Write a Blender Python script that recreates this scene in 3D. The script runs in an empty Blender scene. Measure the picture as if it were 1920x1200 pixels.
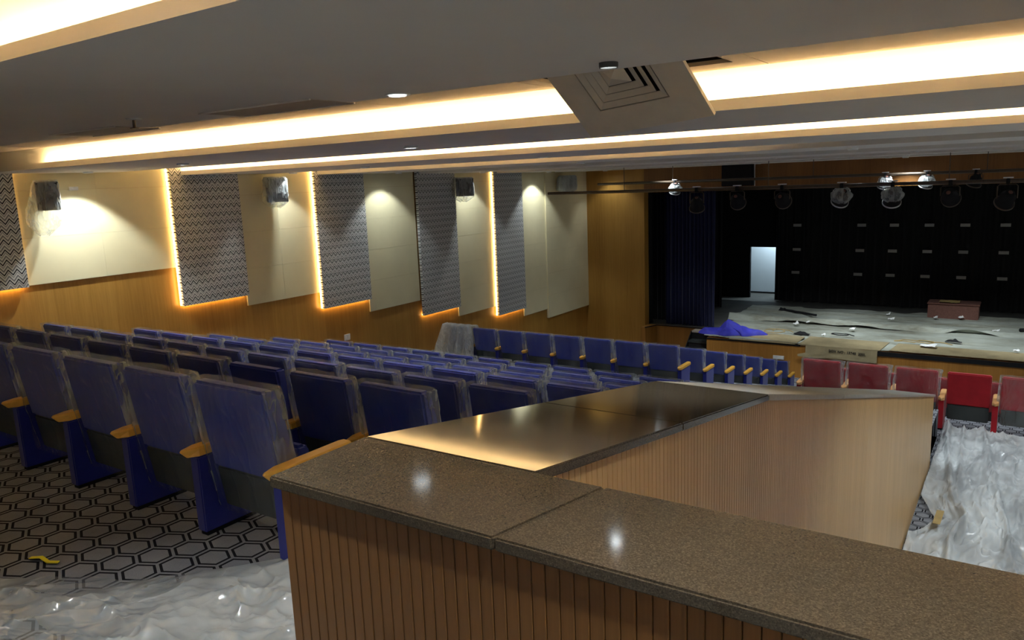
import bpy, bmesh, math, random
from mathutils import Vector, Matrix, noise
random.seed(7)
S = 1.1            # metres per drawing unit (applied once at the end)
Z0 = 1.59          # eye height above the rear floor, in drawing units
scene = bpy.context.scene
col = scene.collection

# ------------------------------------------------------------------ camera, world, exposure
YAW, PIT, ROLL, FPX = 0.594960, 0.179631, -0.039590, 1435.87
_f = Vector((-math.sin(YAW)*math.cos(PIT), math.cos(YAW)*math.cos(PIT), -math.sin(PIT)))
_r = Vector((math.cos(YAW), math.sin(YAW), 0)); _u = _r.cross(_f)
_r2 = math.cos(ROLL)*_r + math.sin(ROLL)*_u; _u2 = -math.sin(ROLL)*_r + math.cos(ROLL)*_u
cam_data = bpy.data.cameras.new('camera'); cam = bpy.data.objects.new('camera', cam_data); col.objects.link(cam)
cam_data.sensor_width = 36.0; cam_data.lens = FPX/1920*36.0; cam_data.clip_start = 0.02; cam_data.clip_end = 200
cam.rotation_euler = Matrix((( _r2.x, _u2.x, -_f.x), (_r2.y, _u2.y, -_f.y), (_r2.z, _u2.z, -_f.z))).to_euler()
scene.camera = cam
world = bpy.data.worlds.new('world'); scene.world = world; world.use_nodes = True
world.node_tree.nodes['Background'].inputs[0].default_value = (0.6, 0.65, 0.7, 1)
world.node_tree.nodes['Background'].inputs[1].default_value = 0.01
vs = scene.view_settings
vs.view_transform = 'Standard'; vs.look = 'None'; vs.exposure = 1.12; vs.gamma = 1.0; vs.use_curve_mapping = False
scene.cycles.transparent_max_bounces = 16

# light strengths
E_COVE, E_PANEL = 30.0, 9.0
W_SPOT, W_WALL = 45.0, 40.0
WARM = (1.0, 0.60, 0.20); WARMW = (1.0, 0.72, 0.34); COOL = (0.86, 0.95, 1.0)

# ------------------------------------------------------------------ materials
def new_mat(name):
    m = bpy.data.materials.new(name); m.use_nodes = True
    nt = m.node_tree; b = nt.nodes['Principled BSDF']
    return m, nt, b
def N(nt, t, **kw):
    n = nt.nodes.new(t)
    for k, v in kw.items(): setattr(n, k, v)
    return n
def math_n(nt, op, a, b=None, c=None):
    n = N(nt, 'ShaderNodeMath', operation=op)
    for i, v in enumerate((a, b, c)):
        if v is None: continue
        if isinstance(v, (int, float)): n.inputs[i].default_value = v
        else: nt.links.new(v, n.inputs[i])
    return n.outputs[0]
def coords(nt, scale=(1,1,1)):
    tc = N(nt, 'ShaderNodeTexCoord'); mp = N(nt, 'ShaderNodeMapping')
    mp.inputs['Scale'].default_value = scale
    nt.links.new(tc.outputs['Object'], mp.inputs['Vector']); return mp.outputs[0]
def ramp(nt, fac, stops):
    r = N(nt, 'ShaderNodeValToRGB'); e = r.color_ramp.elements
    e[0].position, e[0].color = stops[0][0], (*stops[0][1], 1)
    e[1].position, e[1].color = stops[-1][0], (*stops[-1][1], 1)
    for p, c in stops[1:-1]:
        x = e.new(p); x.color = (*c, 1)
    nt.links.new(fac, r.inputs[0]); return r.outputs[0]
def noise_n(nt, vec, scale, detail=4, rough=.55):
    n = N(nt, 'ShaderNodeTexNoise'); n.inputs['Scale'].default_value = scale
    n.inputs['Detail'].default_value = detail; n.inputs['Roughness'].default_value = rough
    nt.links.new(vec, n.inputs['Vector']); return n.outputs[0]
def bump(nt, b, h, strength=.3, dist=.01):
    n = N(nt, 'ShaderNodeBump'); n.inputs['Strength'].default_value = strength; n.inputs['Distance'].default_value = dist
    nt.links.new(h, n.inputs['Height']); nt.links.new(n.outputs[0], b.inputs['Normal'])
def plain(name, c, rough=.6, metal=0, var=.12, scale=9, bmp=0, spec=.5):
    m, nt, b = new_mat(name); v = coords(nt)
    n = noise_n(nt, v, scale)
    lo = tuple(x*(1-var) for x in c); hi = tuple(min(1, x*(1+var)) for x in c)
    nt.links.new(ramp(nt, n, [(.3, lo), (.7, hi)]), b.inputs['Base Color'])
    b.inputs['Roughness'].default_value = rough; b.inputs['Metallic'].default_value = metal
    b.inputs['Specular IOR Level'].default_value = spec
    if bmp: bump(nt, b, noise_n(nt, v, scale*14), bmp, .004)
    return m
def fabric(name, c, rough=.85):
    m, nt, b = new_mat(name); v = coords(nt)
    n = noise_n(nt, v, 420, 2); n2 = noise_n(nt, v, 6, 3)
    mixv = math_n(nt, 'MULTIPLY_ADD', n2, .5, math_n(nt, 'MULTIPLY', n, .5))
    nt.links.new(ramp(nt, mixv, [(.3, tuple(x*.72 for x in c)), (.7, tuple(x*1.25 for x in c))]), b.inputs['Base Color'])
    b.inputs['Roughness'].default_value = rough
    b.inputs['Sheen Weight'].default_value = .25; b.inputs['Sheen Roughness'].default_value = .5
    b.inputs['Specular IOR Level'].default_value = .2
    bump(nt, b, n, .25, .002); return m
def wood(name, dark, light, axis='xy', rough=.4, fine=26, spec=.4):
    m, nt, b = new_mat(name)
    v = coords(nt, (1, 1, .035))
    n1 = noise_n(nt, v, fine, 6, .6); n2 = noise_n(nt, v, fine*.09, 2); n3 = noise_n(nt, v, fine*7, 2)
    f = math_n(nt, 'ADD', math_n(nt, 'MULTIPLY', n1, .45), math_n(nt, 'ADD', math_n(nt, 'MULTIPLY', n2, .4), math_n(nt, 'MULTIPLY', n3, .15)))
    nt.links.new(ramp(nt, f, [(.34, dark), (.66, light)]), b.inputs['Base Color'])
    b.inputs['Roughness'].default_value = rough; b.inputs['Specular IOR Level'].default_value = spec
    bump(nt, b, n3, .04, .002); return m
def emit(name, c, s):
    m, nt, b = new_mat(name)
    b.inputs['Base Color'].default_value = (*c, 1)
    b.inputs['Emission Color'].default_value = (*c, 1); b.inputs['Emission Strength'].default_value = s
    return m
def film(name, lo, hi, tint=(.80, .84, .83), rough=.12, scale=5, streak=(1, 1, .35), transl=.35, gloss=.09, bd=.03):
    """thin clear polythene: see-through, with a milky share and a glossy share"""
    m, nt, b = new_mat(name); out = nt.nodes['Material Output']
    v = coords(nt, streak)
    n = noise_n(nt, v, scale, 3, .5); n2 = noise_n(nt, v, scale*5, 3)
    ri = math_n(nt, 'ABSOLUTE', math_n(nt, 'SUBTRACT', noise_n(nt, v, scale*2.2, 2), .5))
    ri = math_n(nt, 'POWER', math_n(nt, 'SUBTRACT', 1.0, math_n(nt, 'MULTIPLY', ri, 3.0)), 6.0)
    fac = N(nt, 'ShaderNodeMapRange'); fac.inputs['From Min'].default_value = .42; fac.inputs['From Max'].default_value = .68
    fac.inputs['To Min'].default_value = lo; fac.inputs['To Max'].default_value = hi
    nt.links.new(math_n(nt, 'ADD', n, math_n(nt, 'MULTIPLY', ri, .10)), fac.inputs['Value'])
    b.inputs['Base Color'].default_value = (*tint, 1); b.inputs['Roughness'].default_value = .3
    bh = N(nt, 'ShaderNodeBump'); bh.inputs['Strength'].default_value = .9; bh.inputs['Distance'].default_value = bd
    nt.links.new(math_n(nt, 'ADD', math_n(nt, 'ADD', n, ri), math_n(nt, 'MULTIPLY', n2, .10)), bh.inputs['Height'])
    nt.links.new(bh.outputs[0], b.inputs['Normal'])
    tl = N(nt, 'ShaderNodeBsdfTranslucent'); tl.inputs[0].default_value = (*tint, 1)
    mx0 = N(nt, 'ShaderNodeMixShader'); mx0.inputs[0].default_value = transl
    nt.links.new(b.outputs[0], mx0.inputs[1]); nt.links.new(tl.outputs[0], mx0.inputs[2])
    tr = N(nt, 'ShaderNodeBsdfTransparent'); tr.inputs[0].default_value = (.97, .98, .98, 1)
    gl = N(nt, 'ShaderNodeBsdfGlossy'); gl.inputs['Roughness'].default_value = rough; nt.links.new(bh.outputs[0], gl.inputs['Normal'])
    mg = N(nt, 'ShaderNodeMixShader'); mg.inputs[0].default_value = gloss
    nt.links.new(tr.outputs[0], mg.inputs[1]); nt.links.new(gl.outputs[0], mg.inputs[2])
    mx = N(nt, 'ShaderNodeMixShader')
    nt.links.new(fac.outputs[0], mx.inputs[0]); nt.links.new(mg.outputs[0], mx.inputs[1]); nt.links.new(mx0.outputs[0], mx.inputs[2])
    nt.links.new(mx.outputs[0], out.inputs['Surface']); return m

def mat_carpet():
    m, nt, b = new_mat('hexagon_carpet'); L = nt.links
    s = .166*S
    v = coords(nt, (1/s, 1/(s*.86), 0))
    off = N(nt, 'ShaderNodeVectorMath', operation='ADD'); off.inputs[1].default_value = (500, 519.6152, 0); L.new(v, off.inputs[0])
    def wrap(vec, sh):
        a = N(nt, 'ShaderNodeVectorMath', operation='ADD'); a.inputs[1].default_value = sh; L.new(vec, a.inputs[0])
        md = N(nt, 'ShaderNodeVectorMath', operation='MODULO'); md.inputs[1].default_value = (1, 1.7320508, 1); L.new(a.outputs[0], md.inputs[0])
        c = N(nt, 'ShaderNodeVectorMath', operation='SUBTRACT'); c.inputs[1].default_value = (.5, .8660254, 0); L.new(md.outputs[0], c.inputs[0])
        ab = N(nt, 'ShaderNodeVectorMath', operation='ABSOLUTE'); L.new(c.outputs[0], ab.inputs[0])
        sp = N(nt, 'ShaderNodeSeparateXYZ'); L.new(ab.outputs[0], sp.inputs[0])
        d = math_n(nt, 'MAXIMUM', sp.outputs[0], math_n(nt, 'ADD', math_n(nt, 'MULTIPLY', sp.outputs[0], .5), math_n(nt, 'MULTIPLY', sp.outputs[1], .8660254)))
        return d
    d = math_n(nt, 'MINIMUM', wrap(off.outputs[0], (0, 0, 0)), wrap(off.outputs[0], (.5, .8660254, 0)))
    line = math_n(nt, 'MULTIPLY', math_n(nt, 'GREATER_THAN', d, .375), math_n(nt, 'LESS_THAN', d, .456))
    v2 = coords(nt); n = noise_n(nt, v2, 300, 2); n2 = noise_n(nt, v2, 3, 4)
    base = ramp(nt, math_n(nt, 'MULTIPLY_ADD', n, .5, math_n(nt, 'MULTIPLY', n2, .5)), [(.3, (.16, .168, .19)), (.7, (.29, .30, .325))])
    mx = N(nt, 'ShaderNodeMixRGB'); L.new(line, mx.inputs[0]); L.new(base, mx.inputs[1]); mx.inputs[2].default_value = (.012, .012, .016, 1)
    L.new(mx.outputs[0], b.inputs['Base Color']); b.inputs['Roughness'].default_value = .95; b.inputs['Specular IOR Level'].default_value = .1
    bump(nt, b, n, .4, .003); return m

def mat_chevron():
    m, nt, b = new_mat('chevron_fabric'); L = nt.links
    v = coords(nt); sp = N(nt, 'ShaderNodeSeparateXYZ'); L.new(v, sp.inputs[0])
    per = .105*S
    tri = math_n(nt, 'PINGPONG', math_n(nt, 'ADD', sp.outputs[1], 50.0), per*.5)
    h = math_n(nt, 'ADD', math_n(nt, 'MULTIPLY', tri, 1.25), sp.outputs[2])
    fr = math_n(nt, 'FRACT', math_n(nt, 'ADD', math_n(nt, 'DIVIDE', h, .130*S), 100.0))
    n = noise_n(nt, v, 260, 2)
    c = ramp(nt, fr, [(0, (.012, .012, .015)), (.14, (.016, .016, .02)), (.18, (.72, .71, .67)), (.36, (.64, .64, .60)), (.40, (.20, .20, .20)), (.52, (.20, .20, .20)), (.56, (.74, .73, .69)), (.74, (.66, .66, .62)), (.78, (.32, .32, .31)), (.86, (.32, .32, .31)), (.9, (.72, .71, .67)), (1, (.66, .66, .62))])
    L.new(c, b.inputs['Base Color']); b.inputs['Roughness'].default_value = .9; b.inputs['Specular IOR Level'].default_value = .15
    bump(nt, b, n, .3, .003); return m

def mat_granite():
    m, nt, b = new_mat('brown_granite'); L = nt.links
    v = coords(nt)
    vo = N(nt, 'ShaderNodeTexVoronoi'); vo.inputs['Scale'].default_value = 420; L.new(v, vo.inputs['Vector'])
    n = noise_n(nt, v, 320, 3); n2 = noise_n(nt, v, 2.3, 3)
    sep = N(nt, 'ShaderNodeSeparateXYZ'); L.new(vo.outputs['Color'], sep.inputs[0])
    f = math_n(nt, 'ADD', math_n(nt, 'MULTIPLY', sep.outputs[0], .3), math_n(nt, 'ADD', math_n(nt, 'MULTIPLY', n, .5), math_n(nt, 'MULTIPLY', n2, .2)))
    L.new(ramp(nt, f, [(.22, (.036, .026, .017)), (.42, (.078, .059, .038)), (.60, (.105, .080, .052)), (.80, (.19, .15, .105))]), b.inputs['Base Color'])
    r = N(nt, 'ShaderNodeMapRange'); r.inputs['To Min'].default_value = .05; r.inputs['To Max'].default_value = .11
    L.new(n2, r.inputs['Value']); L.new(r.outputs[0], b.inputs['Roughness'])
    return m

def mat_dust():
    m, nt, b = new_mat('dusty_floor_covering'); v = coords(nt, (.45, 1, 1))
    n = noise_n(nt, v, 1.6, 6, .62); n2 = noise_n(nt, v, 14, 4)
    f = math_n(nt, 'MULTIPLY_ADD', n, .75, math_n(nt, 'MULTIPLY', n2, .25))
    nt.links.new(ramp(nt, f, [(.33, (.19, .18, .13)), (.48, (.33, .34, .28)), (.68, (.43, .46, .41))]), b.inputs['Base Color'])
    b.inputs['Roughness'].default_value = .75; bump(nt, b, n2, .3, .02); return m

M = {}
M['carpet'] = mat_carpet(); M['chevron'] = mat_chevron(); M['granite'] = mat_granite(); M['dust'] = mat_dust()
M['ceiling'] = plain('painted_plaster_ceiling', (.82, .78, .72), .8, var=.03, scale=1.2)
M['recess'] = plain('recess_ceiling_board', (.50, .42, .34), .8, var=.03)
M['cream'] = plain('cream_acoustic_tile', (.76, .68, .42), .75, var=.03, scale=2)
M['wood'] = wood('oak_laminate_wall', (.36, .175, .030), (.54, .29, .062))
M['woodstage'] = wood('oak_laminate_stage', (.30, .125, .022), (.46, .215, .045))
M['woodhead'] = wood('dark_oak_header', (.19, .075, .018), (.30, .13, .032))
M['palestone'] = plain('pale_grey_stone', (.34, .33, .30), .3, var=.12, scale=40)  # paler, greyer stone for the coping slabs beyond the kink
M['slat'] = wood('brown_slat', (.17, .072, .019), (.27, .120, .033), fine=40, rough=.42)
M['slatback'] = plain('slat_groove_backing', (.07, .028, .010), .7)
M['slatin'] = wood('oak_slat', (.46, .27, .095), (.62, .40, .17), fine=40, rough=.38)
M['arm'] = wood('armrest_wood', (.72, .36, .045), (.85, .47, .08), fine=20, rough=.32)
M['armred'] = wood('pale_armrest_wood', (.62, .32, .12), (.75, .42, .18), fine=20, rough=.35)
M['blue'] = fabric('blue_seat_fabric', (.014, .034, .31)); M['bluepanel'] = fabric('blue_side_panel', (.010, .018, .22))
M['red'] = fabric('red_seat_fabric', (.36, .006, .014))
M['grey'] = plain('charcoal_back_shell', (.030, .036, .034), .55, bmp=.1)
M['black'] = plain('matt_black', (.012, .012, .013), .75, spec=.2)
M['blackcloth'] = fabric('black_drape', (.007, .0065, .007)); M['navy'] = fabric('navy_velvet', (.006, .009, .045))
M['bag'] = film('clear_seat_bag', .01, .13, scale=4, streak=(1, 1, .3), gloss=.06, bd=.018)
M['bagloose'] = film('clear_polythene_flap', .18, .50, scale=5, gloss=.10)
M['sheet'] = film('milky_floor_sheet', .14, .66, tint=(.80, .84, .84), scale=1.7, streak=(1, .5, 1), transl=.2, rough=.16, gloss=.14, bd=.02)
M['sheetpit'] = film('white_floor_sheet', .42, .88, tint=(.84, .87, .87), scale=1.7, streak=(1, .5, 1), transl=.2, rough=.16, gloss=.12, bd=.02)
M['bagspk'] = film('speaker_bag', .16, .42, scale=5)
M['drape'] = film('milky_drape', .65, .92, tint=(.78, .82, .80), scale=7)
M['led_cove'] = emit('cove_led', WARMW, E_COVE); M['led_panel'] = emit('panel_led', WARM, E_PANEL)
M['lampdim'] = emit('small_downlight_lens', COOL, 2.5)
M['greyring'] = plain('grey_lamp_baffle', (.10, .097, .09), .8)
M['lamp'] = emit('downlight_lens', COOL, 30)
M['white'] = plain('white_plastic', (.72, .72, .70), .45); M['paper'] = plain('white_paper', (.80, .80, .78), .8)
M['metal'] = plain('painted_steel_beige', (.72, .64, .52), .45, var=.05)
M['pipe'] = plain('dark_steel_pipe', (.10, .075, .055), .35, metal=.6)
M['alu'] = plain('bare_aluminium', (.62, .63, .64), .3, metal=.9)
M['glass'] = film('clear_lens_wrap', .25, .6)
M['card'] = plain('kraft_cardboard', (.30, .24, .13), .85, var=.15, scale=4)
M['ink'] = plain('black_marker_ink', (.02, .014, .008), .8)
M['tarp'] = plain('bright_blue_cloth', (.035, .035, .42), .7, var=.25, scale=5)
M['crate'] = plain('brown_fabric_crate', (.17, .075, .055), .85, var=.2, scale=30, bmp=.3)
M['wallpaint'] = plain('pale_painted_wall', (.62, .68, .72), .8, var=.04, scale=1)
M['stagetop'] = plain('dusty_black_stage_floor', (.07, .068, .06), .7, var=.3, scale=2)
M['plaster'] = plain('plain_wall_plaster', (.66, .64, .60), .8, var=.03, scale=1)
M['tag'] = plain('grey_tag', (.38, .36, .34), .7)
M['yellow'] = plain('yellow_strap', (.80, .72, .02), .5); M['tape'] = plain('brown_tape', (.42, .30, .12), .5)
M['darkglass'] = plain('dark_grille', (.02, .018, .017), .85, spec=.15)

# ------------------------------------------------------------------ mesh helpers
class MB:
    def __init__(s): s.v = []; s.f = []
    def add(s, vs, fs):
        o = len(s.v); s.v += [tuple(p) for p in vs]; s.f += [tuple(i+o for i in f) for f in fs]; return s
    def box(s, a, b):
        (x0, y0, z0), (x1, y1, z1) = a, b
        return s.add([(x0,y0,z0),(x1,y0,z0),(x1,y1,z0),(x0,y1,z0),(x0,y0,z1),(x1,y0,z1),(x1,y1,z1),(x0,y1,z1)],
                     [(0,3,2,1),(4,5,6,7),(0,1,5,4),(1,2,6,5),(2,3,7,6),(3,0,4,7)])
    def prism(s, poly, axis, a, b):
        """extrude a closed 2D polygon along an axis; poly holds the two other coords in xyz order"""
        n = len(poly)
        def P(p, t):
            return {'x': (t, p[0], p[1]), 'y': (p[0], t, p[1]), 'z': (p[0], p[1], t)}[axis]
        return s.add([P(p, a) for p in poly]+[P(p, b) for p in poly],
                     [tuple(range(n-1, -1, -1)), tuple(range(n, 2*n))]+[(i, (i+1) % n, n+(i+1) % n, n+i) for i in range(n)])
    def rings(s, rings, cap=True):
        n = len(rings[0]); vs = [p for r in rings for p in r]; fs = []
        for k in range(len(rings)-1):
            for i in range(n):
                fs.append((k*n+i, k*n+(i+1) % n, (k+1)*n+(i+1) % n, (k+1)*n+i))
        if cap: fs += [tuple(range(n-1, -1, -1)), tuple((len(rings)-1)*n+i for i in range(n))]
        return s.add(vs, fs)
    def tube(s, pts, r, n=8, cap=True):
        pts = [Vector(p) for p in pts]; rs = r if isinstance(r, (list, tuple)) else [r]*len(pts); out = []
        for i, p in enumerate(pts):
            d = (pts[min(i+1, len(pts)-1)]-pts[max(i-1, 0)]).normalized()
            ref = Vector((0,0,1)) if abs(d.z) < .9 else Vector((1,0,0))
            a = d.cross(ref).normalized(); b = d.cross(a)
            out.append([p+rs[i]*(math.cos(2*math.pi*j/n)*a+math.sin(2*math.pi*j/n)*b) for j in range(n)])
        return s.rings(out, cap)
    def cyl(s, c, r0, r1, z0, z1, n=20):
        R = [[(c[0]+r*math.cos(2*math.pi*j/n), c[1]+r*math.sin(2*math.pi*j/n), z) for j in range(n)] for r, z in ((r0, z0), (r1, z1))]
        return s.rings(R)
    def lathe(s, c, prof, n=24):
        R = [[(c[0]+r*math.cos(2*math.pi*j/n), c[1]+r*math.sin(2*math.pi*j/n), c[2]+z) for j in range(n)] for r, z in prof]
        return s.rings(R, False)
    def grid(s, fn, nu, nv):
        vs = [fn(i/nu, j/nv) for j in range(nv+1) for i in range(nu+1)]
        return s.add(vs, [(j*(nu+1)+i, j*(nu+1)+i+1, (j+1)*(nu+1)+i+1, (j+1)*(nu+1)+i) for j in range(nv) for i in range(nu)])
    def mesh(s, name, mat, smooth=False, bevel=0, seg=2):
        me = bpy.data.meshes.new(name); me.from_pydata([Vector(p) for p in s.v], [], s.f); me.update()
        bm = bmesh.new(); bm.from_mesh(me)
        bmesh.ops.recalc_face_normals(bm, faces=bm.faces)
        if bevel:
            es = [e for e in bm.edges if len(e.link_faces) == 2 and e.calc_face_angle(0) > .6]
            bmesh.ops.bevel(bm, geom=es, offset=bevel, segments=seg, affect='EDGES', clamp_overlap=True)
        bm.to_mesh(me); bm.free()
        if smooth:
            for p in me.polygons: p.use_smooth = True
        me.materials.append(M[mat]); return me
    def build(s, name, mat, parent=None, loc=(0,0,0), smooth=False, bevel=0, seg=2):
        o = bpy.data.objects.new(name, s.mesh(name, mat, smooth, bevel, seg)); col.objects.link(o)
        o.location = loc; o.parent = parent; return o
def link(name, me, parent=None, loc=(0,0,0), rot=(0,0,0)):
    o = bpy.data.objects.new(name, me); col.objects.link(o); o.parent = parent; o.location = loc; o.rotation_euler = rot; return o
def empty(name, loc=(0,0,0), rot=(0,0,0)):
    o = bpy.data.objects.new(name, None); col.objects.link(o); o.location = loc; o.rotation_euler = rot; o.empty_display_size = .1; return o
def tag(o, label, cat, group=None):
    o['label'] = label; o['category'] = cat
    if group: o['group'] = group
    return o
def struct(o): o['kind'] = 'structure'; return o
def box(a, b): return MB().box(a, b)
def fbm(x, y, z=0, o=4):
    t, a = 0, 1
    for _ in range(o):
        t += a*noise.noise(Vector((x, y, z))); x, y, z, a = x*2.03+7.1, y*2.03+3.7, z*2.03+1.3, a*.5
    return t
ORD = ['first','second','third','fourth','fifth','sixth','seventh','eighth','ninth','tenth','eleventh','twelfth']

# ------------------------------------------------------------------ the room shell
XW, YP = -11.0, 20.35          # left wall, proscenium wall
ROWY = [1.97+1.01*n for n in range(7)]
ROWT = [-.83, -1.09, -1.35, -1.590, -1.852, -2.092, -2.322]     # tops of the seat backs
CH = .76
ROWZ = [t-CH for t in ROWT]
FY = [11.07+1.13*i for i in range(7)]; FZ = [-3.40-.29*i for i in range(7)]
PIT_Z, HOUSE, STAGE = -3.80, -5.22, -4.30
XO, XI, YN, YI, ZT = -1.306, -.817, .983, 1.27, -.597          # parapet faces, near edge, inner corner, top
YK, ZK, YE, ZE = 3.03, -.884, 10.62, -2.845                      # kink and far end of the side parapet

def tiers(levels, x0, x1, y_end, name):
    """stepped floor: levels = [(y_start, z)...]"""
    poly = [(levels[0][0], -6.2)]
    for i, (y, z) in enumerate(levels):
        poly.append((y, z)); poly.append((levels[i+1][0] if i+1 < len(levels) else y_end, z))
    poly.append((y_end, -6.2))
    m = MB(); n = len(poly); m.add([(x0, *p) for p in poly]+[(x1, *p) for p in poly], [(i, (i+1) % n, n+(i+1) % n, n+i) for i in range(n)])
    return struct(m.build(name, 'carpet'))
lv = [(-4.0, ROWZ[0])]+[(ROWY[n]-.22, ROWZ[n]) for n in range(1, 7)]+[(FY[0]-.45, FZ[0])]
tiers(lv, XW, XI-.05, FY[1]-.3, 'floor')
tiers([(FY[i]-.3, FZ[i]) for i in range(1, 7)], XW, -3.2, YP+.3, 'floor')
struct(box((XI-.05, YI-.2, -6.2), (9, 12.98, PIT_Z)).build('floor', 'carpet'))
struct(box((-3.2, FY[1]-.3, -6.2), (XI-.05, 12.98, PIT_Z)).build('floor', 'carpet'))
struct(box((-3.2, 12.98, -6.2), (9, 14.3, PIT_Z-.36)).build('floor', 'carpet'))
struct(box((-3.2, 14.3, -6.2), (9, YP+.3, HOUSE)).build('floor', 'carpet'))
struct(box((XI, -4, -6.2), (9, YI-.05, ROWZ[0])).build('floor', 'carpet'))
struct(box((XW-.3, -4, -6.2), (XW, YP, 1.4)).build('wall_left', 'wood'))
struct(box((9, -4.3, -6.2), (9.3, 29, 1.4)).build('wall_right', 'plaster'))
struct(box((XW-.3, -4.3, -6.2), (9, -4, 1.4)).build('wall_back', 'plaster'))

# proscenium wall: left pier, header
XOP, ZOP = -9.09, -.452
struct(box((XW, YP, -6.2), (XOP, YP+.28, 1.4)).build('wall_front', 'wood'))
struct(box((XOP, YP, ZOP), (9, YP+.28, 1.4)).build('wall_front', 'woodhead'))
struct(box((XOP, YP-.03, ZOP-.022), (9, YP+.02, ZOP+.006)).build('trim_1', 'woodstage'))
struct(box((XOP-.005, YP+.28, -6.2), (XOP+.03, YP+.5, ZOP)).build('trim_2', 'black'))

# ceiling: level bands, each with a lip that hides an LED trough, boards between them one step higher
LIPY = [1.29, 4.33, 7.15, 9.90, 12.75, 15.65, 18.45]
LIPZ = [.46, .34, .283, .250, .220, .197, .185]
FARY = [3.15, 6.13, 9.0, 11.75, 14.6, 17.5, YP]
ceil = struct(box((XW, -4, 1.30), (9, YP, 1.42)).build('ceiling', 'ceiling'))
box((XW+.13, -4, .62), (9, .25, .70)).build('soffit', 'ceiling', ceil)
box((XW+.13, .17, .62), (9, .25, 1.3)).build('soffit_edge', 'ceiling', ceil)
for k in range(7):
    y0, y1, z = LIPY[k], FARY[k], LIPZ[k]
    lip, tr = (.062, .13) if k else (.05, .11)
    zc, zb, yo = z+.50, z+.20, y0-(.16 if k else .12)      # cavity top, board level, edge of the light slot
    # band with upstand lip, trough and back wall (one profile), far edge turned up
    prof = [(y0, z), (y1, z), (y1, zc+.05), (y1-.05, zc+.05), (y1-.05, z+.05), (y0+tr+.05, z+.05), (y0+tr+.05, zc+.05), (y0+tr, zc+.05), (y0+tr, z+.025), (y0+.03, z+.025), (y0+.03, z+lip), (y0, z+lip)]
    MB().prism(prof, 'x', XW+.13, 9).build('soffit', 'ceiling', ceil)
    ya = (FARY[k-1] if k else .25)
    box((XW+.13, ya, zc), (9, y0+tr, zc+.05)).build('cove_top', 'ceiling', ceil)
    # boards with open joints, stopping short of the light slot
    xs = [XW+.13]+[-9.98+1.26*i for i in range(15)]+[9.0]
    def brd(a, b, c, d): box((a+.004, c, zb), (b-.004, d, zb+.02)).build('recess_board', 'recess', ceil)
    for x0, x1 in zip(xs[:-1], xs[1:]):
        if k == 1 and x0 < -1.28 and x1 > -2.32:      # opening where the air diffuser came out
            brd(x0, x1, 3.94, yo)
            if x0 < -2.32: brd(x0, -2.32, ya, 3.94)
            if x1 > -1.28: brd(-1.28, x1, ya, 3.94)
            continue
        brd(x0, x1, ya, yo)
m = MB()
for a_, b_ in (((-2.34, 3.16, .56), (-2.30, 3.96, .835)), ((-1.30, 3.16, .56), (-1.26, 3.96, .835)), ((-2.34, 3.93, .562), (-1.26, 3.965, .835)), ((-2.34, 3.16, .81), (-1.26, 3.96, .835))): m.box(a_, b_)
m.build('light_block_box', 'black', ceil)  # added black box, keeps cove light out of the diffuser opening
LED = {0: (-10.8, 8.9), 1: (-9.3, 8.9), 2: (-10.85, 8.9), 3: (-10.85, -3.1)}
for k, (a, b) in LED.items():
    lip, tr = (.062, .13) if k else (.05, .11)
    o = box((a, LIPY[k]+.05, LIPZ[k]+.027), (b, LIPY[k]+.085, LIPZ[k]+.040)).build('cove_light', 'led_cove')
    tag(o, 'warm LED strip hidden in the %s ceiling cove from the camera' % ORD[k], 'light strip', 'cove strips')

# left wall cladding: cream acoustic tiles in stepped fields
FIELDS = [(4.79, 6.94, -1.12, .34), (8.2, 9.8, -1.92, .28), (11.1, 12.65, -2.50, .25), (14.0, 15.5, -3.08, .22), (16.8, 18.0, -3.55, .20), (18.0, 20.35, -3.80, .19)]
FLAB = ['cream tile field between the two nearest zigzag panels, holding a bagged speaker', 'cream tile field between the second and third zigzag panels', 'narrow cream tile field between third and fourth zigzag panels',
        'cream tile field between the fourth and last zigzag panels', 'narrow cream tile strip just past the last zigzag panel', 'last cream tile field beside the wooden stage wall']
for i, (ya, yb, zb, zt) in enumerate(FIELDS):
    e = tag(empty('acoustic_tile_field', (XW, (ya+yb)/2, zb)), FLAB[i], 'wall tiles', 'cream wall fields')
    off = .035 if i != 5 else .075
    nc = max(1, round((yb-ya)/1.05)); hh = .62; z = zb; yc = (ya+yb)/2
    while z < 1.0:
        z1 = min(z+hh, 1.25)
        for c in range(nc):
            a = ya+(yb-ya)*c/nc; b = ya+(yb-ya)*(c+1)/nc
            jit = random.uniform(-.0015, .0015)
            box((.005, a-yc+.001, z-zb+.001), (off+jit, b-yc-.001, z1-zb-.001)).build('acoustic_tile', 'cream', e)
        z = z1
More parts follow.
